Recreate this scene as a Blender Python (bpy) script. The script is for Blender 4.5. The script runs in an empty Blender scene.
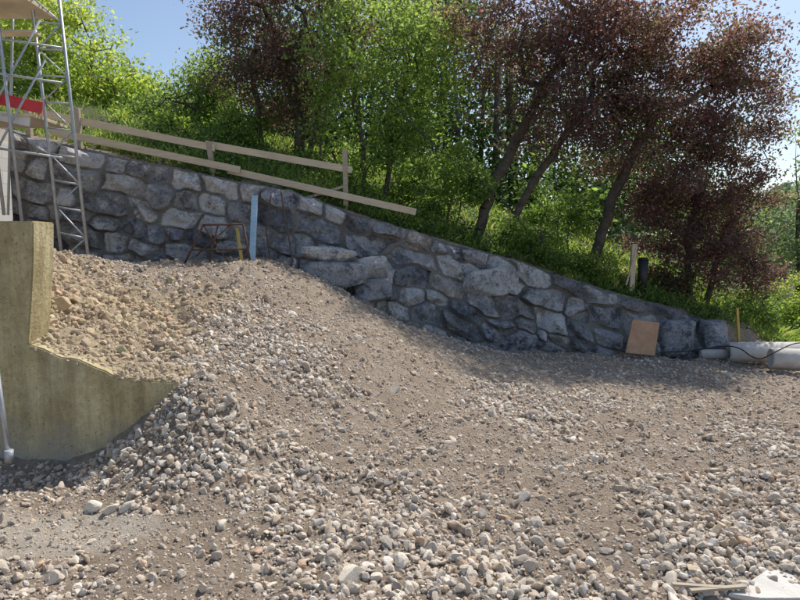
import bpy, math, random, time
import numpy as np
from mathutils import Vector
T0=time.time()
rng=np.random.default_rng(7); random.seed(7)
scene=bpy.context.scene
CAMZ=1.7; F=600.0; TH=math.radians(5.24)
def P(px,py,d):
    u=(px-400)/F; v=(py-300)/F
    ry=math.cos(TH)-v*math.sin(TH); rz=-math.sin(TH)-v*math.cos(TH)
    return np.array([d*u/ry,d,CAMZ+d*rz/ry])
def smooth(a,b,x):
    t=np.clip((np.asarray(x,dtype=float)-a)/(b-a),0,1); return t*t*(3-2*t)
_lat=np.random.default_rng(3).random((256,256))
def vnoise(x,y):
    xi=np.floor(x).astype(int); yi=np.floor(y).astype(int)
    fx=x-xi; fy=y-yi; fx=fx*fx*(3-2*fx); fy=fy*fy*(3-2*fy)
    a=_lat[xi&255,yi&255]; b=_lat[(xi+1)&255,yi&255]; c=_lat[xi&255,(yi+1)&255]; d=_lat[(xi+1)&255,(yi+1)&255]
    return (a*(1-fx)+b*fx)*(1-fy)+(c*(1-fx)+d*fx)*fy
def fbm(x,y,o=4):
    s=0;amp=.5;t=0
    for i in range(o):
        s=s+amp*vnoise(x*2**i+17.3*i,y*2**i+5.1*i); t+=amp; amp*=.5
    return s/t-.5
# ---------------------------------------------------------------- terrain
class TPS:
    def __init__(s,pts):
        p=np.array(pts); s.p=p[:,:2]; n=len(p)
        K=s.k(np.linalg.norm(s.p[:,None]-s.p[None],axis=2))+np.eye(n)*0.02
        Q=np.hstack([np.ones((n,1)),s.p]); A=np.zeros((n+3,n+3)); A[:n,:n]=K; A[:n,n:]=Q; A[n:,:n]=Q.T
        s.w=np.linalg.solve(A,np.concatenate([p[:,2],np.zeros(3)]))
    def k(s,r): return np.where(r>1e-9,r*r*np.log(np.maximum(r,1e-9)),0)
    def __call__(s,x,y):
        sh=np.shape(x); x=np.ravel(x); y=np.ravel(y); o=s.w[-3]+s.w[-2]*x+s.w[-1]*y
        for i,(a,b) in enumerate(s.p): o=o+s.w[i]*s.k(np.hypot(x-a,y-b))
        return o.reshape(sh)
def G(l): return [tuple(P(*q)) for q in l]
common=G([(400,600,2.74),(800,600,2.74),(250,560,3.1),(600,500,3.88),(800,500,3.9),(400,480,4.1),(300,480,4.1),
 (300,400,5.2),(400,400,5.8),(500,400,6.6),(600,400,7.4),(800,400,8.2),(800,365,12),(700,357,12.6),(560,347,12.2),(450,338,11.8),(385,314,11.2),(340,290,10.9),
 (300,272,10),(300,266,11.2),(350,300,9.5),(400,320,10),(400,340,8),(470,350,9.5),(470,375,7.5),(600,370,10),(300,340,6.5),(300,303,8),(300,285,9),
 (220,320,6.4),(250,285,7.8),(200,350,5.5),(200,268,9.5),(100,264,11),(200,264,11.1),(130,269,9),(0,262,11)])
common+=[(3,0,0),(-3,0,0),(8,5,-.05),(11,9,-.5),(12,13,-.75),(0,1.5,0),(6,1,0)]
tb=TPS(common+G([(130,290,7),(130,318,5.8),(100,350,4.9),(150,366,4.85),(165,374,4.8),(50,322,5),(50,285,5.9),(60,258,7),(20,255,8.5),(-100,255,7)])+[(-4.5,5,1.5),(-6,5,1.5)])
tf=TPS(common+G([(188,388,4.4),(150,425,4.4),(80,468,4.45),(0,468,4.45),(0,520,3.58),(120,500,3.85),(190,430,4.2),(-150,480,4.2)])+[(-6,4.4,0),(-5,3,0),(-2.5,2.7,0)])
WY=4.55
wt=[P(*q) for q in [(-60,118,10.9),(70,147,11),(180,170,11.15),(300,197,11.3),(400,229,11.6),(500,258,11.9),(600,290,12.25),(700,318,12.6),(724,324,12.7)]]
wtx=np.array([p[0] for p in wt]); wty=np.array([p[1] for p in wt]); wtz=np.array([p[2] for p in wt])
XE=wtx[-1]; XS=wtx[0]
def wall_top(x):
    x=np.asarray(x,float); z=np.interp(x,wtx,wtz)
    z=np.where(x>XE,wtz[-1]-.3*(x-XE),z); z=np.where(x<XS,wtz[0]+.1*(XS-x),z); return z
def wall_y(x):
    x=np.asarray(x,float); y=np.interp(x,wtx,wty); return np.where(x>XE,wty[-1]+.1*(x-XE),y)
def front_z(x,y):
    xc=np.clip(x,-7,12.5); yc=np.clip(y,-.5,13.2)
    b=tb(xc,yc); f=tf(xc,yc)
    wid=np.where(x<-1.6,.08,.08+(x+1.6)*.8)
    w=smooth(0,1,(y-(WY+.14)+wid*.5)/wid)
    z=f*(1-w)+b*w
    z=np.clip(z,-1,1.8)
    rough=smooth(2,4,y)*.5+.5
    behind=smooth(WY+.3,WY+.8,y)*(1-smooth(-2.4,-1.6,x))
    z=z+fbm(x*.9,y*.9,3)*.18*smooth(-1.9,-1,x+0*y)+fbm(x*3.1+9,y*3.1,3)*(.09*rough+.16*behind)+fbm(x*9,y*9,3)*(.06+.08*behind)
    return z
def hill_z(x,y):
    dy=np.maximum(y-wall_y(x),0)
    base=np.maximum(wall_top(x),-.75)
    rise=np.where(dy<6,.36*dy-.013*dy*dy,.36*6-.013*36+.05*(np.minimum(dy,40)-6))
    k=.35+.65*(1-smooth(XE-1,XE+5,x))
    return base+rise*k-.06+fbm(x*.7,y*.7,4)*.25*smooth(.3,2,dy)
def ground_z(x,y):
    x=np.asarray(x,float); y=np.asarray(y,float)
    f=front_z(x,y); h=hill_z(x,y)
    s=y-(wall_y(x)+.22)
    wid=np.where(x<XE,.1,.1+(x-XE)*1.2)
    w=smooth(0,1,s/wid+.5)
    return f*(1-w)+h*w
def onray(px,py,lo=2.4,hi=13):
    ds=np.arange(lo,hi,.02); q=np.array([P(px,py,d) for d in ds]); g=ground_z(q[:,0],q[:,1]); i=int(np.argmax(q[:,2]<=g)) if (q[:,2]<=g).any() else int(np.argmin(q[:,2]-g))
    return np.array([q[i,0],q[i,1],g[i]])
# ---------------------------------------------------------------- mesh helpers
def mesh_np(name,V,Fc,mat,attrs=None,smooth_sh=False,parent=None):
    V=np.asarray(V,dtype=np.float32); Fc=np.asarray(Fc,dtype=np.int32); k=Fc.shape[1]
    me=bpy.data.meshes.new(name); me.vertices.add(len(V)); me.vertices.foreach_set('co',V.ravel())
    me.loops.add(Fc.size); me.loops.foreach_set('vertex_index',Fc.ravel())
    me.polygons.add(len(Fc)); me.polygons.foreach_set('loop_start',np.arange(len(Fc),dtype=np.int32)*k)
    me.polygons.foreach_set('use_smooth',np.full(len(Fc),smooth_sh))
    me.update(calc_edges=True)
    for an,(ty,arr) in (attrs or {}).items():
        a=me.attributes.new(an,ty,'POINT'); arr=np.asarray(arr,dtype=np.float32)
        a.data.foreach_set('color' if ty=='FLOAT_COLOR' else 'value',arr.ravel())
    me.materials.append(mat)
    ob=bpy.data.objects.new(name,me); scene.collection.objects.link(ob)
    if parent: ob.parent=parent
    return ob
def empty(name):
    e=bpy.data.objects.new(name,None); scene.collection.objects.link(e); return e
class MB:
    def __init__(s): s.v=[]; s.f=[]
    def box(s,c,size,R=None):
        c=np.array(c,float); h=np.array(size,float)/2; i=len(s.v)
        for dx,dy,dz in [(-1,-1,-1),(1,-1,-1),(1,1,-1),(-1,1,-1),(-1,-1,1),(1,-1,1),(1,1,1),(-1,1,1)]:
            p=np.array([dx,dy,dz])*h
            if R is not None: p=R@p
            s.v.append(c+p)
        s.f+=[[i+a for a in q] for q in [(0,3,2,1),(4,5,6,7),(0,1,5,4),(1,2,6,5),(2,3,7,6),(3,0,4,7)]]
    def beam(s,a,b,w,h,upv=(0,0,1)):
        a=np.array(a,float); b=np.array(b,float); x=b-a; L=np.linalg.norm(x); x/=L
        y=np.cross(upv,x)
        if np.linalg.norm(y)<1e-3: y=np.cross((1,0,0),x)
        y/=np.linalg.norm(y); z=np.cross(x,y)
        s.box((a+b)/2,(L,w,h),np.stack([x,y,z],axis=1))
    def tube(s,a,b,r,n=8,r2=None):
        a=np.array(a,float); b=np.array(b,float); r2=r if r2 is None else r2
        x=(b-a)/np.linalg.norm(b-a); t=np.array([0,0,1.]) if abs(x[2])<.9 else np.array([1.,0,0])
        y=np.cross(t,x); y/=np.linalg.norm(y); z=np.cross(x,y); i=len(s.v)
        for c,rr in ((a,r),(b,r2)):
            for k in range(n):
                an=2*math.pi*k/n; s.v.append(c+rr*(math.cos(an)*y+math.sin(an)*z))
        for k in range(n): s.f.append([i+k,i+(k+1)%n,i+n+(k+1)%n,i+n+k])
        s.f.append([i+k for k in range(n)][::-1]); s.f.append([i+n+k for k in range(n)])
    def obj(s,name,mat,parent=None,bevel=0,smooth_sh=False):
        me=bpy.data.meshes.new(name); me.from_pydata([tuple(p) for p in s.v],[],s.f); me.update()
        me.materials.append(mat)
        if smooth_sh: me.polygons.foreach_set('use_smooth',[len(p.vertices)==4 for p in me.polygons])
        ob=bpy.data.objects.new(name,me); scene.collection.objects.link(ob)
        if parent: ob.parent=parent
        if bevel:
            m=ob.modifiers.new('b','BEVEL'); m.width=bevel; m.segments=2
        return ob
# ---------------------------------------------------------------- materials
def newmat(name):
    m=bpy.data.materials.new(name); m.use_nodes=True; nt=m.node_tree; b=nt.nodes['Principled BSDF']; return m,nt,b
def N(nt,t,**k):
    n=nt.nodes.new(t)
    for a,v in k.items():
        if hasattr(n,a): setattr(n,a,v)
    return n
def noise(nt,scale,detail=6,rough=.6,vec=None):
    n=N(nt,'ShaderNodeTexNoise'); n.inputs['Scale'].default_value=scale; n.inputs['Detail'].default_value=detail; n.inputs['Roughness'].default_value=rough
    if vec is not None: nt.links.new(vec,n.inputs['Vector'])
    return n.outputs['Fac']
def ramp(nt,fac,stops):
    r=N(nt,'ShaderNodeValToRGB'); el=r.color_ramp.elements
    el[0].position=stops[0][0]; el[0].color=(*stops[0][1],1); el[1].position=stops[-1][0]; el[1].color=(*stops[-1][1],1)
    for p,c in stops[1:-1]:
        e=el.new(p); e.color=(*c,1)
    nt.links.new(fac,r.inputs[0]); return r.outputs[0]
def mixc(nt,fac,a,b,mode='MIX'):
    m=N(nt,'ShaderNodeMix'); m.data_type='RGBA'; m.blend_type=mode
    if isinstance(fac,(int,float)): m.inputs[0].default_value=fac
    else: nt.links.new(fac,m.inputs[0])
    for i,c in ((6,a),(7,b)):
        if isinstance(c,tuple): m.inputs[i].default_value=(*c,1)
        else: nt.links.new(c,m.inputs[i])
    return m.outputs[2]
def bump(nt,b,h,strength=.5,dist=.02):
    n=N(nt,'ShaderNodeBump'); n.inputs['Strength'].default_value=strength; n.inputs['Distance'].default_value=dist
    nt.links.new(h,n.inputs['Height']); nt.links.new(n.outputs[0],b.inputs['Normal'])
def objco(nt): return N(nt,'ShaderNodeTexCoord').outputs['Object']
def attr(nt,name,out='Fac'):
    a=N(nt,'ShaderNodeAttribute'); a.attribute_name=name; return a.outputs[out]
def simple(name,c1,c2,scale=8,rough=.8,metal=0,bs=.3,bd=.01,fine=60):
    m,nt,b=newmat(name); co=objco(nt)
    col=ramp(nt,noise(nt,scale,6,.65,co),[(.3,c1),(.7,c2)])
    nt.links.new(col,b.inputs['Base Color']); b.inputs['Roughness'].default_value=rough; b.inputs['Metallic'].default_value=metal
    bump(nt,b,noise(nt,fine,5,.6,co),bs,bd); return m
def wood(name,c1,c2,stretch=(1,1,12)):
    m,nt,b=newmat(name); co=objco(nt); mp=N(nt,'ShaderNodeMapping'); mp.inputs['Scale'].default_value=stretch; nt.links.new(co,mp.inputs[0])
    f=noise(nt,3,7,.7,mp.outputs[0]); g=noise(nt,2,3,.6,co)
    col=mixc(nt,g,ramp(nt,f,[(.3,c1),(.7,c2)]),ramp(nt,f,[(.3,tuple(x*.75 for x in c1)),(.7,c1)]))
    nt.links.new(col,b.inputs['Base Color']); b.inputs['Roughness'].default_value=.8; bump(nt,b,f,.3,.005); return m
mG,nt,b=newmat('soil_and_grass'); co=objco(nt)
n1=noise(nt,1.1,6,.6,co); n2=noise(nt,14,8,.7,co); n3=noise(nt,60,6,.75,co)
soil=ramp(nt,n2,[(.3,(.29,.215,.15)),(.5,(.43,.34,.255)),(.72,(.58,.49,.39))])
soil=mixc(nt,ramp(nt,n1,[(.42,(0,0,0)),(.62,(1,1,1))]),soil,mixc(nt,.5,soil,(.35,.265,.19)))
soil=mixc(nt,.5,soil,ramp(nt,n3,[(.32,(.5,.48,.45)),(.5,(1.0,.99,.98)),(.66,(1.5,1.48,1.44))]),'MULTIPLY')
soil=mixc(nt,attr(nt,'sand'),soil,ramp(nt,n2,[(.3,(.54,.46,.36)),(.7,(.70,.62,.51))]))
clay=mixc(nt,.45,ramp(nt,n2,[(.3,(.40,.30,.19)),(.5,(.55,.44,.30)),(.7,(.66,.55,.40))]),ramp(nt,n3,[(.32,(.55,.53,.5)),(.66,(1.4,1.4,1.36))]),'MULTIPLY')
soil=mixc(nt,attr(nt,'clay'),soil,clay)
gr=ramp(nt,n2,[(.3,(.05,.06,.02)),(.55,(.10,.12,.035)),(.75,(.20,.17,.09))])
nt.links.new(mixc(nt,attr(nt,'grass'),soil,gr),b.inputs['Base Color']); b.inputs['Roughness'].default_value=.95
ad=N(nt,'ShaderNodeMath',operation='ADD'); nt.links.new(n2,ad.inputs[0]); nt.links.new(n3,ad.inputs[1]); bump(nt,b,ad.outputs[0],.9,.05)
mS,nt,b=newmat('gravel_stone'); co=objco(nt)
c=attr(nt,'col','Color'); n2=noise(nt,45,6,.7,co)
c=mixc(nt,.55,c,ramp(nt,n2,[(.3,(.6,.565,.52)),(.7,(1.25,1.2,1.12))]),'MULTIPLY')
nt.links.new(c,b.inputs['Base Color']); b.inputs['Roughness'].default_value=.9; b.inputs['Specular IOR Level'].default_value=.25; bump(nt,b,noise(nt,90,6,.7,co),.5,.008)
mEc,nt,b=newmat('dry_earth'); co=objco(nt)
c=attr(nt,'col','Color'); n2=noise(nt,28,8,.78,co)
c=mixc(nt,.6,c,ramp(nt,n2,[(.3,(.6,.57,.53)),(.5,(1.0,.99,.97)),(.7,(1.4,1.38,1.32))]),'MULTIPLY')
nt.links.new(c,b.inputs['Base Color']); b.inputs['Roughness'].default_value=1; b.inputs['Specular IOR Level'].default_value=.1; bump(nt,b,noise(nt,50,8,.8,co),.8,.02)
mW,nt,b=newmat('rubble_masonry'); co=objco(nt)
cs=attr(nt,'scol','Color'); st=attr(nt,'stone')
na=noise(nt,5,10,.75,co); nb=noise(nt,24,8,.8,co)
vein=ramp(nt,noise(nt,3.0,10,.8,co),[(.46,(0,0,0)),(.50,(.8,.8,.8)),(.56,(1,1,1))])
sc=mixc(nt,.9,cs,ramp(nt,na,[(.36,(.30,.31,.34)),(.46,(.75,.76,.79)),(.54,(1.15,1.13,1.1)),(.66,(2.2,2.15,2.1))]),'MULTIPLY')
sc=mixc(nt,.7,sc,ramp(nt,nb,[(.35,(.38,.38,.40)),(.65,(1.5,1.48,1.45))]),'MULTIPLY')
rust=ramp(nt,noise(nt,3.3,6,.7,co),[(.60,(0,0,0)),(.72,(.55,.55,.55))]); sc=mixc(nt,rust,sc,(.42,.31,.2))
vm=N(nt,'ShaderNodeMath',operation='MULTIPLY'); nt.links.new(vein,vm.inputs[0]); nt.links.new(attr(nt,'white'),vm.inputs[1])
sc=mixc(nt,vm.outputs[0],sc,ramp(nt,nb,[(.3,(.58,.57,.56)),(.6,(.86,.85,.83))]))
nm=noise(nt,1.2,4,.6,co)
mo=mixc(nt,ramp(nt,nm,[(.4,(0,0,0)),(.6,(1,1,1))]),ramp(nt,nb,[(.3,(.12,.11,.10)),(.7,(.30,.28,.25))]),ramp(nt,nb,[(.3,(.22,.20,.175)),(.7,(.44,.41,.37))]))
nt.links.new(mixc(nt,st,mo,sc),b.inputs['Base Color']); b.inputs['Roughness'].default_value=.85
ad=N(nt,'ShaderNodeMath',operation='ADD'); nt.links.new(na,ad.inputs[0]); nt.links.new(nb,ad.inputs[1]); bump(nt,b,ad.outputs[0],1.0,.06)
def leafmat(name,trans=.5):
    m,nt,b=newmat(name); c=attr(nt,'col','Color')
    nt.links.new(c,b.inputs['Base Color']); b.inputs['Roughness'].default_value=.5; b.inputs['Specular IOR Level'].default_value=.4
    t=N(nt,'ShaderNodeBsdfTranslucent'); mc=mixc(nt,1.0,c,(2.1,2.1,1.4),'MULTIPLY'); nt.links.new(mc,t.inputs[0])
    mx=N(nt,'ShaderNodeMixShader'); mx.inputs[0].default_value=trans; nt.links.new(b.outputs[0],mx.inputs[1]); nt.links.new(t.outputs[0],mx.inputs[2])
    nt.links.new(mx.outputs[0],nt.nodes['Material Output'].inputs[0]); return m
mL=leafmat('leaf')
mBark=simple('bark',(.05,.04,.033),(.14,.115,.09),9,.9,0,.7,.02,30)
mWood=wood('sawn_timber',(.56,.46,.32),(.76,.66,.50)); mWoodG=wood('weathered_timber',(.36,.30,.22),(.54,.46,.36))
mSteel=simple('galvanised_steel',(.36,.38,.40),(.52,.54,.56),12,.5,.5,.1)
mRust=simple('rusty_steel',(.07,.045,.035),(.18,.10,.065),20,.8,.2,.3)
mC,nt,b=newmat('stained_concrete'); co=objco(nt)
a1=noise(nt,2.2,8,.66,co); a2=noise(nt,30,6,.7,co)
mp=N(nt,'ShaderNodeMapping'); mp.inputs['Scale'].default_value=(7,7,.7); nt.links.new(co,mp.inputs[0]); a3=noise(nt,1.5,6,.7,mp.outputs[0])
c=ramp(nt,a1,[(.3,(.38,.30,.15)),(.5,(.53,.44,.24)),(.7,(.66,.58,.37))])
c=mixc(nt,.55,c,ramp(nt,a2,[(.3,(.6,.6,.6)),(.7,(1.25,1.25,1.25))]),'MULTIPLY')
c=mixc(nt,.7,c,ramp(nt,a3,[(.35,(.6,.58,.54)),(.6,(1.15,1.15,1.12))]),'MULTIPLY')
sx=N(nt,'ShaderNodeSeparateXYZ'); nt.links.new(co,sx.inputs[0])
w=N(nt,'ShaderNodeMath',operation='MULTIPLY_ADD'); nt.links.new(a1,w.inputs[0]); w.inputs[1].default_value=1.3
nt.links.new(sx.outputs[2],w.inputs[2])
c=mixc(nt,ramp(nt,w.outputs[0],[(.65,(.85,.85,.85)),(1.0,(0,0,0))]),c,(.40,.37,.32))
pits=ramp(nt,noise(nt,70,3,.5,co),[(.30,(.25,.25,.25)),(.36,(1,1,1))]); c=mixc(nt,.8,c,pits,'MULTIPLY')
nt.links.new(c,b.inputs['Base Color']); b.inputs['Roughness'].default_value=.85; bump(nt,b,a2,.8,.02)
mCL=simple('light_concrete',(.46,.44,.40),(.66,.63,.58),5,.85,0,.5,.015,40)

# ---------------------------------------------------------------- ground sheet
def axis(segs):
    o=[]
    for a,b,s in segs: o.append(np.arange(a,b,s))
    return np.concatenate(o)
xs=np.concatenate([-np.geomspace(300,9,24)[:-1],axis([(-9,-5,.12),(-5,5.5,.03),(5.5,12,.06),(12,16,.25)]),np.geomspace(16,300,24)])
ys=np.concatenate([[-200,-80,-40,-20,-10,-6,-3,-1.5,-.5,.3,1.0],axis([(1.5,7,.028),(7,13.4,.045),(13.4,22,.2)]),np.geomspace(22,400,28)])
X,Y=np.meshgrid(xs,ys,indexing='ij'); Z=ground_z(X,Y)
nearf=smooth(1.5,2.5,Y)*(1-smooth(9,13,Y)); Z=Z+fbm(X*26,Y*26,2)*.022*nearf
nx,ny=len(xs),len(ys)
idx=np.arange(nx*ny).reshape(nx,ny)
Fq=np.stack([idx[:-1,:-1],idx[1:,:-1],idx[1:,1:],idx[:-1,1:]],axis=-1).reshape(-1,4)
grassm=smooth(.3,.7,(Y-wall_y(X))+fbm(X*2,Y*2)*.8)
grassm=np.maximum(grassm*np.where(X<XE+.5,1,0),smooth(13.3,14.5,Y+fbm(X,Y)*2)); grassm=np.maximum(grassm,smooth(25,40,np.hypot(X,Y)))
def sandf(x,y):
    n=fbm(x*1.3+3,y*1.3)*.5
    a=1-smooth(.6,1.1,np.hypot((x+2.35)/1.15,(y-3.45)/.30)+n)
    c=1-smooth(.6,1.1,np.hypot((x-1.95)/.55,(y-2.75)/.22)+n)
    return np.maximum(a,c)
def clayf(x,y): return (1-smooth(-2.5,-1.7,x+fbm(x*2,y*2)*1.0))*smooth(4.5,4.8,y)*(1-smooth(6.4,8,y+fbm(x,y)*2))
mesh_np('ground',np.stack([X,Y,Z],-1).reshape(-1,3),Fq,mG,{'grass':('FLOAT',grassm),'sand':('FLOAT',sandf(X,Y)),'clay':('FLOAT',clayf(X,Y))},True)
print('ground',time.time()-T0)

# ---------------------------------------------------------------- gravel
import bmesh
def ico(sub):
    bm=bmesh.new(); bmesh.ops.create_icosphere(bm,subdivisions=sub,radius=1); v=np.array([x.co[:] for x in bm.verts]); f=np.array([[q.index for q in p.verts] for p in bm.faces]); bm.free(); return v,f
ICO={k:ico(k) for k in (1,2,3,4)}
def rockproto(sub,r,cuts=9,lo=.45,hi=.85,k=.97):
    v,f=ICO[sub]; v=v.copy()
    for _ in range(cuts):
        n=r.normal(size=3); n/=np.linalg.norm(n); t=r.uniform(lo,hi); d=v@n; m=d>t; v[m]-=np.outer((d[m]-t)*k,n)
    v/=np.abs(v).max(); v*=r.uniform(.75,1.25,3)*np.array([1.15,.95,.72]); return v,f
def rotm(n,r,tilt=.5):
    a=r.uniform(0,2*np.pi,n); q=np.stack([np.cos(a/2),r.normal(0,tilt*.5,n),r.normal(0,tilt*.5,n),np.sin(a/2)],1); q/=np.linalg.norm(q,axis=1)[:,None]
    w,x,y,z=q.T
    return np.stack([np.stack([1-2*(y*y+z*z),2*(x*y-z*w),2*(x*z+y*w)],-1),np.stack([2*(x*y+z*w),1-2*(x*x+z*z),2*(y*z-x*w)],-1),np.stack([2*(x*z-y*w),2*(y*z+x*w),1-2*(x*x+y*y)],-1)],1)
def rocks(pos,rad,col,sub,r,tilt=.5,protos=14,rough=0):
    n=len(pos); which=r.integers(0,protos,n); Vs=[];Fs=[];Cs=[];off=0; R=rotm(n,r,tilt)
    for k in range(protos):
        v,f=rockproto(sub,r); m=np.where(which==k)[0]
        if rough: v=v*(1+r.normal(0,rough,(len(v),1)))
        if len(m)==0: continue
        vv=np.einsum('nij,vj->nvi',R[m],v)*rad[m][:,None,None]+pos[m][:,None]
        Vs.append(vv.reshape(-1,3)); Fs.append((f[None]+(np.arange(len(m))*len(v))[:,None,None]+off).reshape(-1,3)); off+=len(m)*len(v)
        Cs.append(np.repeat(np.concatenate([col[m],np.ones((len(m),1))],1),len(v),axis=0))
    return np.concatenate(Vs),np.concatenate(Fs),np.concatenate(Cs)
def stonecol(n,r):
    base=np.array([[.63,.565,.48],[.52,.465,.40],[.74,.675,.585],[.56,.46,.35],[.38,.35,.32],[.82,.78,.71],[.54,.39,.28],[.50,.48,.46]])
    w=np.array([.27,.2,.17,.14,.06,.07,.04,.05]); c=base[r.choice(8,n,p=w/w.sum())]*r.uniform(.8,1.1,(n,1))
    return c
def gdens(x,y):
    d=.42+fbm(x*.8+4,y*.8+2,4)*2.2+fbm(x*2.5+1,y*2.5,3)*1.1
    d=d+.50*(1-smooth(3.0,4.6,y))*smooth(-1.4,-.3,x)
    slope=np.exp(-((x+1.15)/1.0)**2)*smooth(3.6,4.4,y)*(1-smooth(6.0,8,y)); d=d+.5*slope
    trk=np.exp(-(((x-(-.9+.35*(y-6)*0+.0))-(.55*(8-y)))/.9)**2)*smooth(4.6,6,y); d=d-.4*trk
    d=d-.3*smooth(1.2,3.2,x)*smooth(4.4,5.8,y)
    d=d-.9*sandf(x,y)-.5*clayf(x,y)
    d=d-.25*smooth(7.5,9.5,y)
    d=d-.7*np.exp(-((x+1.35)/.5)**2-((y-3.55)/.35)**2)-.5*np.exp(-((x+1.1)/.8)**2-((y-3.0)/.3)**2)
    return np.clip(d,.06,1)
def scatter(n,y0,y1,rmin,rmax,sub,r,pw=1.5,lift=.25,ps=1.0,floor=0):
    y=np.sqrt(r.uniform(y0*y0,y1*y1,n)); x=r.uniform(-1,1,n)*(y*.72+.5)
    k=(x>-4.9)&(y<wall_y(x)-.25-.16*(wall_top(x)+.5).clip(0,4))
    k&=~((x<-1.75)&(y>WY-.06)&(y<WY+.36))
    g=gdens(x,y); k&=r.random(n)<np.maximum(g*ps,floor)
    x=x[k];y=y[k];g=g[k];n=len(x); rad=rmin+(rmax-rmin)*r.random(n)**pw
    z=ground_z(x,y)+rad*(r.uniform(-.35,.35,n)+lift*g)
    c=stonecol(n,r); cl=clayf(x,y)[:,None]; c=c*(1-cl*.8)+np.array([.56,.45,.31])*cl*.8*r.uniform(.7,1.15,(n,1))
    dust=((1-g)*.75*r.random(n)+.1)[:,None]; c=c*(1-dust)+np.array([.45,.365,.28])*dust
    return rocks(np.stack([x,y,z],1),rad,c,sub,r,.9)
parts=[scatter(17000,2.3,4.4,.010,.034,2,rng,2.4,.4,1,.10),
       scatter(1500,2.3,6,.032,.055,2,rng,2.2,0,.8),
       scatter(44000,2.3,5.5,.004,.012,1,rng,1.2,.1,1,.7),
       scatter(36000,4.4,7.6,.009,.034,1,rng,2.2,.4,1,.15),
       scatter(40000,5,8.5,.006,.014,1,rng,1.2,.1,1,.6),
       scatter(42000,7.2,12.4,.010,.036,1,rng,2.6,.2,1,.4),
       scatter(600,5,12,.04,.075,2,rng,2,0,.8)]
Vs=[];Fs=[];Cs=[];off=0
for v,f,c in parts: Vs.append(v);Fs.append(f+off);Cs.append(c);off+=len(v)
mesh_np('gravel',np.concatenate(Vs),np.concatenate(Fs),mS,{'col':('FLOAT_COLOR',np.concatenate(Cs))},False)
print('gravel',off,time.time()-T0)
n=16000; x=rng.uniform(-4.4,-1.5,n); y=rng.uniform(WY+.05,7.6,n); k=(rng.random(n)<clayf(x,y)*.8)&((y>WY+.33)|(ground_z(x,y)>.3)&(x>-3.0)); x=x[k];y=y[k]; n=len(x)
rad=.005+.05*rng.random(n)**7
c=np.array([.60,.48,.33])*rng.uniform(.85,1.12,(n,1))*(1+rng.normal(0,.03,(n,3)))
v,f,c=rocks(np.stack([x,y,ground_z(x,y)+rad*.0],1),rad,c,2,rng,1.5,14,.06); mesh_np('earth_clods',v,f,mEc,{'col':('FLOAT_COLOR',c)},False)
bl=[(60,308,.10),(75,300,.07),(52,325,.06),(92,352,.05),(110,300,.05),(66,285,.05)]
pos=np.array([onray(a,b_,WY+.35)+np.array([0,0,r_*.1]) for a,b_,r_ in bl]); rad=np.array([q[2] for q in bl])
v,f,c=rocks(pos,rad,np.tile([.60,.47,.31],(len(bl),1)),4,rng,.3,6,.008); mesh_np('earth_lumps',v,f,mEc,{'col':('FLOAT_COLOR',c)},False)
bl=[(352,578,.07),(222,529,.04),(355,492,.045),(395,392,.055),(375,395,.045),(310,515,.035),(596,463,.045),(112,512,.06),(92,510,.06),(128,508,.045),(505,582,.045),(480,556,.045),(440,490,.03),(560,545,.035),(240,462,.03),(165,575,.03),(455,560,.045)]
pos=np.array([onray(a,b_)+np.array([0,0,r_*.2]) for a,b_,r_ in bl]); rad=np.array([q[2] for q in bl])
v,f,c=rocks(pos,rad,np.tile([.68,.62,.53],(len(bl),1))*rng.uniform(.85,1.15,(len(bl),1)),3,rng,.3); mesh_np('loose_rocks',v,f,mS,{'col':('FLOAT_COLOR',c)},False)

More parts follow.
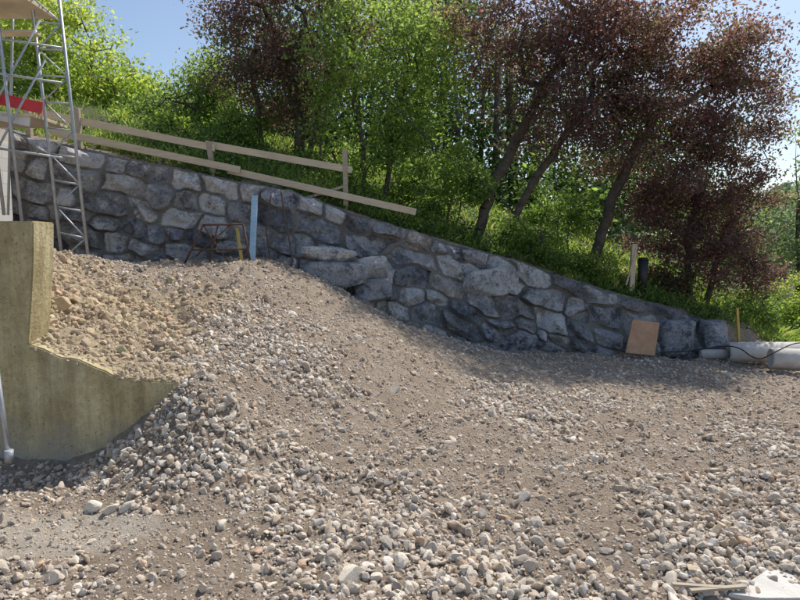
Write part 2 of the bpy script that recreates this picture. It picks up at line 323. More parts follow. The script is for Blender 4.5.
# ---------------------------------------------------------------- rubble retaining wall
def build_wall():
    r=np.random.default_rng(33)
    s=np.arange(XS,XE,.02); M=190
    sites=[]; t=-.05
    while t<5:
        h=r.uniform(.24,.46); x=XS-1+r.uniform(0,.5)
        while x<XE+1:
            w=h*r.uniform(.9,2.4); sites.append((x+w/2,t+h/2+r.normal(0,.05),w*r.uniform(.92,1.08),h*r.uniform(.85,1.2))); x+=w
        t+=h
    S=np.array(sites)
    top=wall_top(s)+fbm(s*1.3,s*0+2,3)*.12+fbm(s*5,s*0+9,3)*.05; yb=wall_y(s)
    zb=front_z(s,yb-.3)-.45
    fr=np.linspace(0,1,M); Zg=zb[:,None]+(top-zb)[:,None]*fr[None]; Sg=np.repeat(s[:,None],M,1)
    Tg=wall_top(Sg)-Zg
    wx=Sg+fbm(Sg*2.0,Tg*2.0,2)*.20+fbm(Sg*8,Tg*8,2)*.03; wt_=Tg+fbm(Sg*1.6+31,Tg*1.6+7,2)*.22+fbm(Sg*8+4,Tg*8,2)*.03
    A=wx.ravel();B=wt_.ravel()
    d1=np.full(A.shape,9.);d2=d1.copy(); id1=np.zeros(A.shape,int)
    rot=r.normal(0,.13,len(S)); sk=r.normal(0,.18,len(S))
    for i,(a,b_,w,h) in enumerate(S):
        m=np.where((np.abs(A-a)<1.1)&(np.abs(B-b_)<.8))[0]
        if len(m)==0: continue
        da=A[m]-a+sk[i]*(B[m]-b_); db=B[m]-b_+rot[i]*(A[m]-a)
        dd=((np.abs(da)/(w*.5))**3.4+(np.abs(db)/(h*.5))**3.4)**(1/3.4)*.5
        o1=d1[m];o2=d2[m];oi=id1[m]; c=dd<o1
        d2[m]=np.where(c,o1,np.minimum(o2,dd)); d1[m]=np.where(c,dd,o1); id1[m]=np.where(c,i,oi)
    e=(d2-d1); ns=len(S)
    off=r.uniform(-.01,.07,ns); tx=r.normal(0,.13,ns); ty=r.normal(0,.2,ns); gap=r.uniform(.06,.14,ns)
    ee=e+fbm(A*12,B*12,2)*.07
    st=smooth(0,1,(ee-gap[id1]+.02)/.05)
    dx=A-S[id1,0]; dy=B-S[id1,1]
    fac=np.zeros_like(A)
    for k in range(6):
        nx_=r.normal(0,.6,ns);ny_=r.normal(0,.65,ns);c0=r.uniform(.02,.12,ns)
        fac=np.minimum(fac if k else 9,c0[id1]+nx_[id1]*dx+ny_[id1]*dy)
    fac=np.clip(fac,-.10,.12)
    rough=fbm(A*5,B*5,4)*.07+fbm(A*20,B*20,2)*.035
    hh=st*(.055+off[id1]+tx[id1]*dx+ty[id1]*dy+fac*.95+rough)+(1-st)*(fbm(A*5+3,B*5,3)*.05)
    hh=hh.reshape(Sg.shape)
    batter=.19
    prot=.42*smooth(-2.0,-1.85,Sg+fbm(Zg*2,Sg*0)*.3)*(1-smooth(-.6,.7,Sg))*(1-smooth(-.05,.05,Zg+fbm(Sg*3,Zg*0)*.12-(1.52-.17*(Sg+1.8))))
    Yg=yb[:,None]-batter*(top[:,None]-Zg)-hh-prot
    Vv=np.stack([Sg,Yg,Zg],-1)
    cp=[]
    for j,(dyy,dz) in enumerate([(.04,.02),(.12,.035),(.22,.03),(.32,.035),(.42,.0),(.5,-.12)]):
        cp.append(np.stack([s,yb+dyy+0*s,top+dz+fbm(s*4+j*3,s*0+j,3)*.07],-1))
    cp=np.stack(cp,1); Vv=np.concatenate([Vv,cp],1); MM=M+6
    pal=np.array([[.27,.28,.305],[.36,.365,.38],[.17,.18,.21],[.48,.47,.46],[.50,.46,.40],[.30,.30,.30]])
    sc=pal[r.choice(6,ns,p=[.24,.22,.24,.12,.08,.10])]*r.uniform(.8,1.2,(ns,1)); wh=np.where(r.random(ns)<.24,1.0,r.uniform(0,.6,ns))
    sc[wh>=1]=[.6,.59,.57]
    col=np.ones((len(s),MM,4)); col[:,:M,:3]=sc[id1].reshape(len(s),M,3); col[:,M:,:3]=.33
    stf=np.zeros((len(s),MM)); stf[:,:M]=st.reshape(len(s),M)
    whf=np.zeros((len(s),MM)); whf[:,:M]=wh[id1].reshape(len(s),M)
    ix=np.arange(len(s)*MM).reshape(len(s),MM)
    Fq=np.stack([ix[:-1,:-1],ix[1:,:-1],ix[1:,1:],ix[:-1,1:]],-1).reshape(-1,4)
    p=empty('stone_retaining_wall')
    mesh_np('masonry_face',Vv.reshape(-1,3),Fq,mW,{'scol':('FLOAT_COLOR',col),'stone':('FLOAT',stf),'white':('FLOAT',whf)},True,p)
    def boulder(nm,px,py,d,wp,hp,dep,c,wht,box=.38,tilt=0):
        v,f=ICO[4]; v=np.sign(v)*np.abs(v)**box
        for _ in range(12):
            n=r.normal(size=3); n/=np.linalg.norm(n); dd=v@n; t=dd.max()*r.uniform(.72,.92); m=dd>t; v[m]-=np.outer((dd[m]-t)*.97,n)
        q=P(px,py,d); w=wp*d/F/2*1.15; h=hp*d/F/2*1.15
        v=v*np.array([w,dep/2,h]); v=v+(fbm(v[:,0]*9+px,v[:,2]*9+v[:,1]*5,4)*.045)[:,None]*np.array([.6,1,.6])
        ct,s_=math.cos(tilt),math.sin(tilt); v=np.stack([v[:,0]*ct-v[:,2]*s_,v[:,1],v[:,0]*s_+v[:,2]*ct],1)+q
        n=len(v); mesh_np(nm,v,f,mW,{'scol':('FLOAT_COLOR',np.tile([*c,1],(n,1))),'stone':('FLOAT',np.ones(n)),'white':('FLOAT',np.full(n,wht))},False,p)
    L=[(330,254,10.75,48,13,.7,(.6,.59,.57),1,.36,-.04),(337,275,10.7,58,27,.8,(.30,.31,.34),.5,.36,.05),(373,268,10.85,26,20,.7,(.36,.36,.37),.6,.36,.1),
       (374,290,10.8,32,22,.8,(.30,.30,.31),.4,.36,.15),(356,303,10.7,26,16,.6,(.32,.31,.31),.5,.36,.2),(320,288,10.75,22,16,.6,(.30,.31,.33),.5,.36,.1),
       (490,282,11.72,50,24,.6,(.5,.49,.49),.8,.36,.1),
       (676,337,12.35,34,31,.6,(.23,.26,.30),.4,.36,.02),(713,334,12.4,24,24,.6,(.25,.28,.32),.4,.36,0)]
    for i,q in enumerate(L): boulder('face_stone_%d'%(i+1),*q)
build_wall(); print('wall',time.time()-T0)

# ---------------------------------------------------------------- concrete wall, stepped and broken
def concrete():
    d=WY; th=.28
    prof=[P(-260,222,d),P(33,221,d),P(33,262,d),P(31,300,d),P(28,344,d),P(44,349,d),P(60,357,d),P(78,359,d),P(95,367,d),P(106,371,d),P(118,379,d),P(134,378,d),P(150,381,d),P(172,382,d),P(190,387,d),P(215,400,d),P(215,520,d),P(-260,520,d)]
    fr=[np.array([p[0],d,p[2]]) for p in prof]
    me=bpy.data.meshes.new('concrete_retaining_wall'); bm=bmesh.new()
    fv=[bm.verts.new(p) for p in fr]; bv=[bm.verts.new(p+np.array([0,th,0.0])) for p in fr]
    bm.faces.new(fv); bm.faces.new(bv[::-1]); n=len(fr)
    for i in range(n): bm.faces.new((fv[i],bv[i],bv[(i+1)%n],fv[(i+1)%n]))
    bmesh.ops.recalc_face_normals(bm,faces=bm.faces)
    bmesh.ops.bevel(bm,geom=list(bm.edges),offset=.010,segments=2,affect='EDGES')
    bmesh.ops.triangulate(bm,faces=bm.faces)
    bm.to_mesh(me); bm.free(); me.materials.append(mC); ob=bpy.data.objects.new('concrete_retaining_wall',me); scene.collection.objects.link(ob)
concrete()
n=6500; px=rng.uniform(34,205,n); xx=(px-400)/600*(WY+.14)*1.01; zt_=np.interp(px,[30,60,95,118,172,190,215],[P(0,q,WY)[2] for q in (344,357,367,379,382,387,400)])
yy=WY+.01+.27*rng.random(n)**.8; rad=.005+.03*rng.random(n)**4
v,f,c=rocks(np.stack([xx,yy,zt_+rad*.1+(yy-WY)*.25*rng.random(n)],1),rad,np.array([.58,.47,.33])*rng.uniform(.8,1.12,(n,1)),2,rng,1.5,14,.06); mesh_np('slumped_soil',v,f,mEc,{'col':('FLOAT_COLOR',c)},False)
m=MB(); m.tube(P(9,462,4.2),P(-6,350,4.3),.018); m.tube(P(9,462,4.2),P(9,450,4.2),.03); m.obj('steel_prop',mSteel,smooth_sh=True)

# ---------------------------------------------------------------- vegetation
def leaves(C,size,col,r,up=.4):
    n=len(C); a=r.normal(size=(n,3)); a/=np.linalg.norm(a,axis=1)[:,None]
    nn=r.normal(size=(n,3)); nn[:,2]=np.abs(nn[:,2])+up; t=np.cross(a,nn); t/=np.linalg.norm(t,axis=1)[:,None]+1e-9
    s=size*r.uniform(.6,1.3,n)[:,None]
    v=np.stack([C-a*s*.5,C+t*s*.28-a*s*.05,C+a*s*.55,C-t*s*.28-a*s*.05],1).reshape(-1,3)
    f=np.arange(n*4).reshape(n,4); c=np.repeat(np.concatenate([col,np.ones((n,1))],1),4,axis=0)
    return v,f,c
def crown_pts(blobs,n,r):
    w=np.array([b[3]*b[4]*b[5] for b in blobs])**.8; w/=w.sum(); ch=r.choice(len(blobs),n,p=w); B=np.array([[b[0],b[1],b[2],b[3],b[4],b[5]] for b in blobs])[ch]
    d=r.normal(size=(n,3)); d/=np.linalg.norm(d,axis=1)[:,None]; rr=r.random(n)**(.45)
    return B[:,:3]+d*rr[:,None]*B[:,3:]
def tree(name,trunks,blobs,ncl,nleaf,size,pal,r,spread=.32,rtrunk=.12,top_tint=None,rtip=.006,droop=0,leafname='foliage'):
    W=[]
    for (px,py,d,rx,rz,rd) in blobs:
        c=P(px,py,d); W.append((c[0],c[1],c[2],rx*d/F,rd,rz*d/F))
    nodes=[];par=[]
    for tr in trunks:
        prev=-1
        pts=[P(*q) for q in tr]
        pts[0]=np.array([pts[0][0],pts[0][1],float(ground_z(pts[0][0],pts[0][1]))-.1])
        for i in range(len(pts)-1):
            for k in range(5):
                p=pts[i]*(1-k/5)+pts[i+1]*k/5+(r.normal(0,.025,3) if (i or k) else 0); nodes.append(p); par.append(prev); prev=len(nodes)-1
        nodes.append(pts[-1]); par.append(prev)
    C=crown_pts(W,ncl,r); root=nodes[0]
    mind=np.min(np.linalg.norm(C[:,None]-np.array(nodes)[None],axis=2),axis=1); C=C[np.argsort(mind)]
    for c in C:
        A=np.array(nodes); dd=np.linalg.norm(A-c,axis=1); pen=np.maximum(A[:,2]-c[2],0)*.8
        low=(A[:,2]<root[2]+.5)*1.5
        j=int(np.argmin(dd+pen+low)); L=dd[j]; ns=max(1,int(L/.35)); pr=j; st=A[j]
        for k in range(1,ns+1):
            u=k/ns; p=st*(1-u)+c*u; p=p+np.array([0,0,.10*L*math.sin(math.pi*u)*.8])+(r.normal(0,.035,3) if k<ns else 0); nodes.append(p); par.append(pr); pr=len(nodes)-1
    n=len(nodes); cnt=np.zeros(n)
    haschild=np.zeros(n,bool); haschild[[p for p in par if p>=0]]=True
    cnt[~haschild]=1
    for i in range(n-1,-1,-1):
        if par[i]>=0: cnt[par[i]]+=cnt[i]
    rad=rtip*np.maximum(cnt,1)**.5; mx=rad.max()
    rad=np.where(rad>rtip*3,rad*(rtrunk/mx),rad)
    A=np.array(nodes); par=np.array(par); sel=np.where(par>=0)[0]; a=A[par[sel]];b_=A[sel]; ra=np.minimum(rad[par[sel]],rad[sel]*1.6);rb=rad[sel]
    x=b_-a; Ls=np.linalg.norm(x,axis=1)[:,None]; x=x/np.maximum(Ls,1e-6); tt=np.where(np.abs(x[:,2:3])<.9,[[0,0,1.]],[[1.,0,0]]); y=np.cross(tt,x); y/=np.linalg.norm(y,axis=1)[:,None]; z=np.cross(x,y); K=7
    an=np.arange(K)*2*np.pi/K; ring=np.cos(an)[None,:,None]*y[:,None]+np.sin(an)[None,:,None]*z[:,None]
    a2=a-x*ra[:,None]*.2
    v=np.concatenate([a2[:,None]+ring*ra[:,None,None],b_[:,None]+ring*rb[:,None,None]],1).reshape(-1,3)
    k=np.arange(K); q=np.stack([k,(k+1)%K,K+(k+1)%K,K+k],1); f=(q[None]+(np.arange(len(sel))*2*K)[:,None,None]).reshape(-1,4)
    p=empty(name); mesh_np('trunk_and_branches',v,f,mBark,None,True,p)
    tips=np.where(cnt<=4)[0]; wgt=r.random(len(tips))**1.5+.05; ch=tips[r.choice(len(tips),nleaf,p=wgt/wgt.sum())]
    Cc=A[ch]+r.normal(0,1,(nleaf,3))*np.array([spread,spread,spread*.6])
    Cc[:,2]-=droop*r.random(nleaf)
    pal=np.array(pal); tone=r.random(len(A))
    ci=np.clip((tone[ch]*.6+r.random(nleaf)*.4)*len(pal),0,len(pal)-1e-3).astype(int)
    col=pal[ci]*r.uniform(.7,1.25,(nleaf,1))
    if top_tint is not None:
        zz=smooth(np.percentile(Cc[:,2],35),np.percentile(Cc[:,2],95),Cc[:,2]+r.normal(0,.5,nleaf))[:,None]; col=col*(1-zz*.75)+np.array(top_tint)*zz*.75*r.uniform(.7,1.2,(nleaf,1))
    v,f,c=leaves(Cc,size,col,r); mesh_np(leafname,v,f,mL,{'col':('FLOAT_COLOR',c)},False,p)
PUR=[(.085,.052,.062),(.12,.068,.075),(.17,.09,.097),(.11,.11,.06),(.22,.12,.12)]
GRN=[(.07,.12,.035),(.11,.18,.05),(.16,.24,.06),(.20,.28,.07)]
LGT=[(.16,.24,.055),(.23,.32,.07),(.31,.39,.085),(.37,.42,.11)]
DRK=[(.04,.07,.026),(.06,.10,.035),(.09,.14,.045)]
r=np.random.default_rng(5)
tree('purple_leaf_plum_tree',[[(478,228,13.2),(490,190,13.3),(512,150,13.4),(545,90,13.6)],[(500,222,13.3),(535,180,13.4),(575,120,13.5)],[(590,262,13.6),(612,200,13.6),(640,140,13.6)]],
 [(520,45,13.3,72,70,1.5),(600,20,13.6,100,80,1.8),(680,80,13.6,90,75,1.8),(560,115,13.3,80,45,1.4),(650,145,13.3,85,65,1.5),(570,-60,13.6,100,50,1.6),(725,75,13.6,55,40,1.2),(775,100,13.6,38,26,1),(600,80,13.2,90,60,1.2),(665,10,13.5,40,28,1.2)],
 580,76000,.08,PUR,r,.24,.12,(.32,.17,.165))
tree('purple_leaf_plum_tree',[[(690,300,13.9),(688,240,13.9),(700,190,13.9)],[(705,300,14),(720,250,14),(735,200,14)]],
 [(700,190,13.7,60,60,1.2),(735,220,13.7,50,60,1.0),(690,255,13.8,45,45,.9),(745,270,13.8,35,35,.8),(720,140,13.8,60,40,1),(650,215,13.8,35,40,.8)],
 230,32000,.075,PUR[:4],r,.2,.08,None)
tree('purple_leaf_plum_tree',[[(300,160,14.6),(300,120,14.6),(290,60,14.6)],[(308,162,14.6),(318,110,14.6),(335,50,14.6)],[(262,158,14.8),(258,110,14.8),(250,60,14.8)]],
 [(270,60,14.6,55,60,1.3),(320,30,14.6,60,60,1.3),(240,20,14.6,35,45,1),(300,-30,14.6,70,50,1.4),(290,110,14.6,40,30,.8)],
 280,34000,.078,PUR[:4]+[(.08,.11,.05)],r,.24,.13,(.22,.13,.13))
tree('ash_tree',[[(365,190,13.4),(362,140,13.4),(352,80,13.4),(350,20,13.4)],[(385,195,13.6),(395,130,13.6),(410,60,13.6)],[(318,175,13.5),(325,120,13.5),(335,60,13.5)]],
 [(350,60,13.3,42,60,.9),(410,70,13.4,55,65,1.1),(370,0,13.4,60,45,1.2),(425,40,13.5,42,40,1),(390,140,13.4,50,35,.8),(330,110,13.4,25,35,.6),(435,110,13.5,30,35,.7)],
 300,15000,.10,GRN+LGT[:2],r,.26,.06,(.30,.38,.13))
tree('willow_tree',[[(95,125,17),(92,80,17),(90,40,17)],[(60,125,17),(45,80,17)]],
 [(88,60,17,46,42,1.5),(50,25,17,45,40,1.5),(130,90,17,33,26,1.2),(30,50,17,50,50,1.5),(80,100,17,60,25,1.5)],
 220,20000,.12,LGT,r,.28,.12,(.42,.46,.13))
tree('plum_tree',[[(196,150,16),(198,110,16),(195,75,16)]],
 [(190,108,16,32,28,1.0),(160,118,16,35,22,1.0),(212,90,16,26,32,.9)],
 150,13000,.09,GRN,r,.24,.07,(.26,.32,.12))
tree('birch_tree',[[(800,270,22),(798,200,22),(795,130,22)]],[(798,210,22,26,40,1.2),(840,160,22,40,70,1.6),(800,250,22,40,30,1.2)],110,8000,.13,[(.15,.20,.12),(.20,.25,.14)],r,.3,.1,(.26,.30,.18))
def bush(name,px,py,d,rx,ry,n,pal,size=.07,tint=None):
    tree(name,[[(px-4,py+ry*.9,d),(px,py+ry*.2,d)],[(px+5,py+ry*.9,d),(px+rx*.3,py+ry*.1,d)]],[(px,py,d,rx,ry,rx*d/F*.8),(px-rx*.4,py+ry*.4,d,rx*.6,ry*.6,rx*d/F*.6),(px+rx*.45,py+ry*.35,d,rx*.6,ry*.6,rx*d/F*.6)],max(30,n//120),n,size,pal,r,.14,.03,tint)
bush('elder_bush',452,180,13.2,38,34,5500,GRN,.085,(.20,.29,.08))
bush('elder_bush',520,238,12.9,42,20,5000,GRN,.07,(.20,.28,.07))
bush('elder_bush',560,205,13.9,40,30,5000,GRN,.075)
bush('hazel_bush',235,130,15,40,24,4500,GRN,.085,(.24,.33,.09))
bush('hazel_bush',150,125,15,50,18,4500,LGT[:3],.085)
bush('hazel_bush',340,165,14,38,22,4500,GRN+LGT[:1],.075)
bush('hazel_bush',410,185,14.4,34,24,4000,GRN+LGT[:1],.075)
bush('laurel_bush',795,300,15.5,34,26,5500,LGT,.075,(.36,.42,.10))
bush('laurel_bush',740,305,14.2,40,22,4500,GRN,.07)
bush('laurel_bush',672,278,13.9,24,16,3000,GRN[:2]+PUR[:1],.065)
bush('laurel_bush',585,264,13.1,36,14,4000,GRN,.06,(.19,.25,.07))
bush('laurel_bush',545,258,12.75,30,10,3000,GRN,.055)
bush('laurel_bush',650,296,13.0,30,8,2500,GRN,.055)
bush('laurel_bush',700,312,13.0,26,9,2500,GRN,.055)
print('trees',time.time()-T0)
def mass():
    rr=np.random.default_rng(11); Cc=[];col=[]
    spec=[(275,75,24,65,80),(340,60,24,80,120),(430,80,23,75,110),(510,120,22,70,90),(590,140,22,70,80),(660,165,23,50,50),(480,190,20,70,50),(560,200,19,60,45),(390,150,21,70,60),(300,130,21,70,50),(230,122,23,50,30),(180,128,24,50,22),
          (120,110,25,80,35),(40,90,25,80,60),(700,230,22,60,50),(620,190,21,50,40),(-60,40,25,90,120),(450,10,26,70,60),(730,255,26,40,40),(790,245,34,60,50),(870,200,30,70,100)]
    pal=np.array(DRK+DRK[:2]+GRN)
    for px,py,d,rx,rz in spec:
        c=P(px,py,d); R=np.array([rx*d/F,1.8,rz*d/F]); nc=int(18*R[0]*R[2])+30
        dd=rr.normal(size=(nc,3)); dd/=np.linalg.norm(dd,axis=1)[:,None]; cc=c+dd*(rr.random(nc)**.4)[:,None]*R
        tone=rr.random(nc); k=28; q=np.repeat(cc,k,axis=0)+rr.normal(0,.34,(nc*k,3)); Cc.append(q)
        ci=np.clip((np.repeat(tone,k)*.6+rr.random(nc*k)*.4)*len(pal),0,len(pal)-.01).astype(int); cl=pal[ci]*rr.uniform(.7,1.3,(nc*k,1))
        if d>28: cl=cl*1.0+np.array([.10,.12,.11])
        col.append(cl)
    Cc=np.concatenate(Cc); col=np.concatenate(col); print('mass leaves',len(Cc))
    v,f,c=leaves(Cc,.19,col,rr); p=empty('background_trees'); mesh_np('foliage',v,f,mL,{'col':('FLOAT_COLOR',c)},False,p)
    m=MB()
    for i in range(20):
        x=rr.uniform(-4,6); y=rr.uniform(20,25); z=float(ground_z(x,y)); m.tube((x,y,z-.1),(x+rr.normal(0,.5),y,z+rr.uniform(4,6)),.13,8,.05)
    m.obj('trunks',mBark,p,smooth_sh=True)
    n=50000; ang=rr.uniform(-1.25,1.25,n); rad=rr.uniform(60,75,n); x=rad*np.sin(ang); y=rad*np.cos(ang)
    h=(4+3*vnoise(ang*14,ang*0+3)+3*vnoise(ang*50,ang*0+8))*rr.random(n)**.6
    gz=ground_z(x,y); q=np.stack([x,y,gz+h-.3],1); cl=np.array([.15,.19,.15])*rr.uniform(.6,1.3,(n,1))
    v,f,c=leaves(q,.8,cl,rr); mesh_np('distant_trees',v,f,mL,{'col':('FLOAT_COLOR',c)},False)
mass()
def grass(name,n,x0,x1,dy0,dy1,hmin,hmax,pal,wid,rr):
    x=rr.uniform(x0,x1,n); y=wall_y(x)+dy0+(dy1-dy0)*rr.random(n)**1.4
    k=rr.random(n)<np.clip(.5+fbm(x*1.2,y*1.2)*2.6,0.02,1); x=x[k];y=y[k];n=len(x); z=ground_z(x,y)
    h=rr.uniform(hmin,hmax,n)*(.5+vnoise(x*2,y*2)); a=rr.uniform(0,2*np.pi,n); w=wid
    dx=np.cos(a)*w;dyv=np.sin(a)*w; lx=rr.normal(0,.45,n)*h; ly=rr.normal(0,.45,n)*h
    b0=np.stack([x-dx,y-dyv,z],1);b1=np.stack([x+dx,y+dyv,z],1);m1=np.stack([x+dx*.7+lx*.4,y+dyv*.7+ly*.4,z+h*.6],1);t=np.stack([x+lx,y+ly,z+h],1)
    v=np.stack([b0,b1,m1,t],1).reshape(-1,3); pal=np.array(pal); ci=rr.integers(0,len(pal),n); c=np.repeat(np.concatenate([pal[ci]*rr.uniform(.7,1.3,(n,1)),np.ones((n,1))],1),4,axis=0)
    mesh_np(name,v,np.arange(n*4).reshape(n,4),mL,{'col':('FLOAT_COLOR',c)})
grass('grass',80000,-9,14,.42,9,.06,.22,LGT+GRN+[(.40,.35,.2)],.009,np.random.default_rng(2))
rr=np.random.default_rng(9); n=52000
x=rr.uniform(-6,12,n); y=wall_y(x)+.3+3.7*rr.random(n)**1.6; k=rr.random(n)<np.clip(.4+fbm(x*1.1+8,y*1.1)*3,0,1); x=x[k];y=y[k];n=len(x)
q=np.stack([x,y,np.maximum(ground_z(x,y),np.where(y<wall_y(x)+.45,wall_top(x)+.02,-9))+rr.random(n)**1.5*(.06+.6*vnoise(x*2,y*2+5)*smooth(.2,.8,y-wall_y(x)))],1); pal=np.array(GRN+DRK[:2]+LGT[:2])
v,f,c=leaves(q,.08,pal[rr.integers(0,len(pal),n)]*rr.uniform(.7,1.2,(n,1)),rr,1.2); mesh_np('weeds',v,f,mL,{'col':('FLOAT_COLOR',c)})

# ---------------------------------------------------------------- timber guard rail
p=empty('wooden_guard_rail')
m=MB(); m.beam(P(40,113,11.15),P(215,148,11.5),.03,.13); m.beam(P(205,144,11.53),P(352,170,11.8),.03,.13); m.beam(P(50,131,11.15),P(240,170,11.45),.03,.13); m.beam(P(228,170,11.5),P(416,212,11.75),.03,.13); m.beam(P(60,119,11.3),P(352,172,11.95),.03,.03); m.obj('rails',mWood,p,.004)
m=MB()
for a,b_ in [((214,182,11.55),(209,142,11.5)),((346,212,11.8),(345,150,11.8)),((80,150,11.25),(77,108,11.2)),((30,140,11.1),(27,100,11.1))]: m.beam(P(*a),P(*b_),.09,.09,(0,1,0))
m.beam(P(300,200,11.6),P(345,186,11.8),.05,.05); m.obj('posts',mWoodG,p,.004)
m=MB(); m.beam(P(631,292,12.9),P(634,244,12.9),.10,.10,(0,1,0)); m.beam(P(626,285,12.85),P(637,246,12.86),.03,.05,(0,1,0)); m.obj('wooden_post',mWood,bevel=.004)
q=P(642,291,13.05); mBlk=simple('black_plastic',(.015,.015,.017),(.03,.03,.033),10,.5)
p=empty('waste_bin'); m=MB(); m.tube(q,q+np.array([0,0,.68]),.09,16,.11); m.obj('body',mBlk,p,smooth_sh=True); m=MB(); m.tube(q+np.array([0,0,.683]),q+np.array([0,0,.73]),.12,16,.08); m.obj('lid',mBlk,p,smooth_sh=True)
mYel=simple('yellow_paint',(.50,.36,.08),(.62,.45,.12),10,.7); m=MB(); m.beam(P(739,345,12.6),P(737,308,12.6),.05,.05,(0,1,0)); m.obj('survey_stake',mYel,bevel=.004)
mOr=wood('formwork_plywood',(.50,.27,.14),(.72,.45,.28),(3,3,3))
def slab(name,pts,th,mat,parent=None):
    pts=[np.array(p) for p in pts]; nrm=np.cross(pts[1]-pts[0],pts[-1]-pts[0]); nrm/=np.linalg.norm(nrm); m=MB(); n=len(pts); m.v=[*pts]+[p+nrm*th for p in pts]
    m.f=[list(range(n)),list(range(n,2*n))[::-1]]+[[i,i+n,(i+1)%n+n,(i+1)%n] for i in range(n)]; return m.obj(name,mat,parent,.004)
slab('plywood_panel',[P(625,353,11.5),P(654,356,11.55),P(659,323,11.85),P(632,320,11.8)],.03,mOr)
mBl=wood('painted_plank',(.32,.50,.64),(.58,.73,.82))
slab('leaning_plank',[P(249,270,10.1),P(255,270,10.1),P(258,196,10.65),P(252,196,10.65)],.03,mBl)
m=MB(); m.tube(P(293,262,10.3),P(281,192,10.9),.014); m.obj('steel_rod',mRust)
m=MB(); m.tube(P(271,195,10.8),P(266,232,10.5),.012); m.tube(P(266,232,10.5),P(272,268,10.3),.012); m.obj('bent_rod',mRust)
m=MB(); m.beam(P(243,268,10.1),P(237,228,10.5),.05,.03,(0,1,0)); m.obj('spirit_level',mYel,bevel=.003)
p=empty('rusty_steel_trestle'); m=MB()
for dd in (9.9,10.35):
    m.tube(P(203,225,dd),P(243,224,dd),.018); m.tube(P(203,225,dd),P(182,269,dd),.018); m.tube(P(243,224,dd),P(252,270,dd),.018); m.tube(P(193,250,dd),P(247,249,dd),.014); m.tube(P(218,225,dd),P(208,268,dd),.014); m.tube(P(203,225,dd),P(232,268,dd),.012); m.tube(P(230,225,dd),P(196,256,dd),.012)
for a in [(203,225),(243,224),(184,266),(252,267),(193,250)]: m.tube(P(*a,9.9),P(*a,10.35),.014)
m.obj('frame',mRust,p,smooth_sh=True)
# ---------------------------------------------------------------- concrete pipes + hose
p=empty('concrete_pipe')
def pipe(a,b_,r0,r1,nm):
    a=np.array(a);b_=np.array(b_); x=(b_-a)/np.linalg.norm(b_-a); t=np.array([0,0,1.]); y=np.cross(t,x); y/=np.linalg.norm(y); z=np.cross(x,y); V=[];Fc=[];K=28
    prof=[(0,r1),(0,r0-.02),(.02,r0),(1,r0),(1.0,r1)]; L=np.linalg.norm(b_-a)
    for u,rr_ in prof:
        for k in range(K):
            an=2*math.pi*k/K; V.append(a+x*(u*L if u!=.02 else .03)+rr_*(math.cos(an)*y+math.sin(an)*z))
    for j in range(5):
        for k in range(K): Fc.append([j*K+k,j*K+(k+1)%K,((j+1)%5)*K+(k+1)%K,((j+1)%5)*K+k])
    mm=MB(); mm.v=V; mm.f=Fc; mm.obj(nm,mCL,p,smooth_sh=True)
pipe(P(728,352,12.0),P(800,352,11.7),.20,.14,'pipe_1'); pipe(P(700,354,12.2),P(727,354,12.1),.10,.07,'pipe_2'); pipe(P(770,358,11.2),P(850,362,10.9),.2,.15,'pipe_3')
def cable(nm,L,rad):
    cu=bpy.data.curves.new(nm,'CURVE'); cu.dimensions='3D'; cu.bevel_depth=rad; sp=cu.splines.new('NURBS'); pts=[P(*q) for q in L]
    sp.points.add(len(pts)-1)
    for i,q in enumerate(pts): sp.points[i].co=(*q,1)
    sp.order_u=3; sp.use_endpoint_u=True; cu.materials.append(mBlk); scene.collection.objects.link(bpy.data.objects.new(nm,cu))
cable('black_hose',[(660,352,11.6),(690,352,11.7),(735,343,11.5),(757,362,11.0),(775,352,10.9),(800,340,11.0),(820,345,11)],.012)
cable('overhead_cable',[(380,90,12.6),(420,135,12.6),(480,180,12.6),(508,205,12.5),(528,232,12.4)],.009)
m=MB()
for a,b_ in [((672,590),(722,597)),((690,598),(745,594))]:
    A=onray(*a);B=onray(*b_); A[2]+=.03;B[2]+=.035; m.beam(A,B,.022,.012)
m.obj('timber_offcuts',mWoodG)
q=[onray(*u) for u in ((728,600),(760,604),(900,600),(900,573),(800,570),(768,574),(745,588))]; zz=np.median([x[2] for x in q])+.012
slab('concrete_slab',[np.array([x[0],x[1],zz]) for x in q],-.10,mCL)
# ---------------------------------------------------------------- scaffold + house corner
p=empty('scaffold_tower'); m=MB()
A0,A1=(62,259),(28,-30); B0,B1=(89,265),(56,-30)
def L(a,b_,t): return (a[0]+(b_[0]-a[0])*t,a[1]+(b_[1]-a[1])*t)
for dd in (9.4,10.0):
    m.tube(P(*A0,dd),P(*A1,dd),.024); m.tube(P(*B0,dd),P(*B1,dd),.024)
    K=11
    for i in range(K+1):
        a=L(A0,A1,i/K); b_=L(B0,B1,i/K); m.tube(P(*a,dd),P(*b_,dd),.014)
        if i<K:
            c=L(B0,B1,(i+1)/K) if i%2==0 else L(A0,A1,(i+1)/K); s=a if i%2==0 else b_; m.tube(P(*s,dd),P(*c,dd),.012)
for i in range(0,12,2):
    for E0,E1 in ((A0,A1),(B0,B1)): q=L(E0,E1,i/11); m.tube(P(*q,9.4),P(*q,10.0),.012)
m.obj('lattice_tubes',mSteel,p,smooth_sh=True)
m=MB(); m.tube(P(22,222,9),P(-8,-30,9),.024); m.tube(P(8,215,9.8),P(14,-30,9.8),.02); m.tube(P(4,215,9),P(-26,-30,9),.024)
for y_ in (40,75,150): m.tube(P(-30,y_-6,9),P(62,y_+8,9.2),.018)
m.tube(P(-30,200,9.1),P(45,60,9.1),.016); m.tube(P(-30,150,9.1),P(40,20,9.1),.016); m.obj('standards_and_rails',mSteel,p,smooth_sh=True)
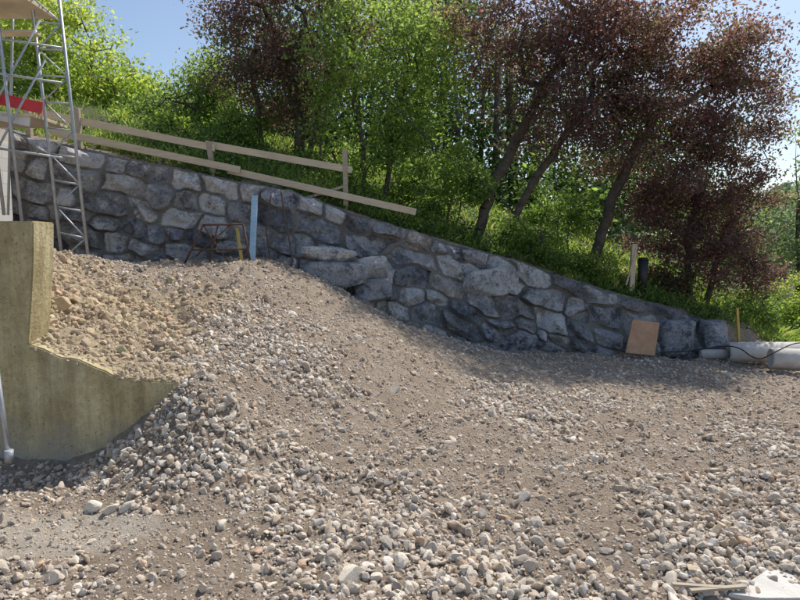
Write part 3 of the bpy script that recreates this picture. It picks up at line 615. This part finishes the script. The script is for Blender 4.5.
m=MB(); m.box(P(-62,6,9.3),(3.0,.9,.05)); m.box(P(-55,121,9.6),(3.3,.9,.05)); m.box(P(-60,33,9.3),(2.9,.2,.04)); m.obj('deck_boards',mWood,p,.004)
mRed=simple('red_paint',(.50,.03,.04),(.62,.05,.06),6,.6); mWhite=simple('white_blockwork',(.60,.59,.56),(.74,.73,.70),3,.85,0,.4,.01,20)
m=MB(); m.beam(P(-120,74,9.0),P(42,108,9.2),.03,.17); m.obj('red_toe_board',mRed,p,.003)
m=MB(); m.beam(P(-120,92,9.02),P(30,122,9.2),.03,.14); m.obj('white_toe_board',mWhite,p,.003)
h=empty('house_under_construction')
zt=P(0,136,9.6)[2]; mBr,nt,b=newmat('block_wall'); co=objco(nt)
br=N(nt,'ShaderNodeTexBrick'); br.inputs['Scale'].default_value=1.2; br.inputs['Color1'].default_value=(.62,.60,.57,1); br.inputs['Color2'].default_value=(.70,.69,.66,1); br.inputs['Mortar'].default_value=(.5,.49,.47,1); br.inputs['Mortar Size'].default_value=.01
sx=N(nt,'ShaderNodeSeparateXYZ'); cb=N(nt,'ShaderNodeCombineXYZ'); nt.links.new(co,sx.inputs[0]); nt.links.new(sx.outputs[1],cb.inputs[0]); nt.links.new(sx.outputs[2],cb.inputs[1]); nt.links.new(cb.outputs[0],br.inputs['Vector'])
nt.links.new(br.outputs[0],b.inputs['Base Color']); b.inputs['Roughness'].default_value=.9
m=MB(); m.box((-6.65,8.6,(1.2+zt)/2),(.25,3.2,zt-1.2)); m.box((-9.8,7.12,(1.2+zt)/2),(6.0,.25,zt-1.2)); m.obj('walls',mBr,h,.005)
m=MB(); m.box((-9.65,8.6,zt+.10),(6.2,3.3,.19)); m.obj('floor_slab',mCL,h,.005)
m=MB(); m.box((-10,7.2,zt+1.3),(4.6,.25,2.2)); m.obj('upper_wall',mBr,h,.005)
# ---------------------------------------------------------------- light
az=math.radians(36); el=math.radians(57)
ts=Vector((math.sin(az)*math.cos(el),math.cos(az)*math.cos(el),math.sin(el)))
sd=bpy.data.lights.new('sun','SUN'); sd.energy=5.0; sd.angle=math.radians(.53); sd.color=(1,.95,.865); so=bpy.data.objects.new('sun',sd); so.rotation_euler=(-ts).to_track_quat('-Z','Y').to_euler(); scene.collection.objects.link(so)
w=bpy.data.worlds.new('World'); scene.world=w; w.use_nodes=True; nt=w.node_tree; sk=nt.nodes.new('ShaderNodeTexSky'); sk.sky_type='NISHITA'; sk.sun_disc=False; sk.sun_elevation=el; sk.sun_rotation=az; sk.air_density=1.0; sk.dust_density=1.2
nt.links.new(sk.outputs[0],nt.nodes['Background'].inputs[0]); nt.nodes['Background'].inputs[1].default_value=.15
cd=bpy.data.cameras.new('camera'); cd.lens=27; cd.sensor_width=36; cd.clip_end=2000; co_=bpy.data.objects.new('camera',cd); co_.location=(0,0,CAMZ); co_.rotation_euler=(math.radians(90)-TH,0,0); scene.collection.objects.link(co_); scene.camera=co_
scene.view_settings.view_transform='Standard'; scene.view_settings.look='None'; scene.view_settings.exposure=0
print('done',time.time()-T0)
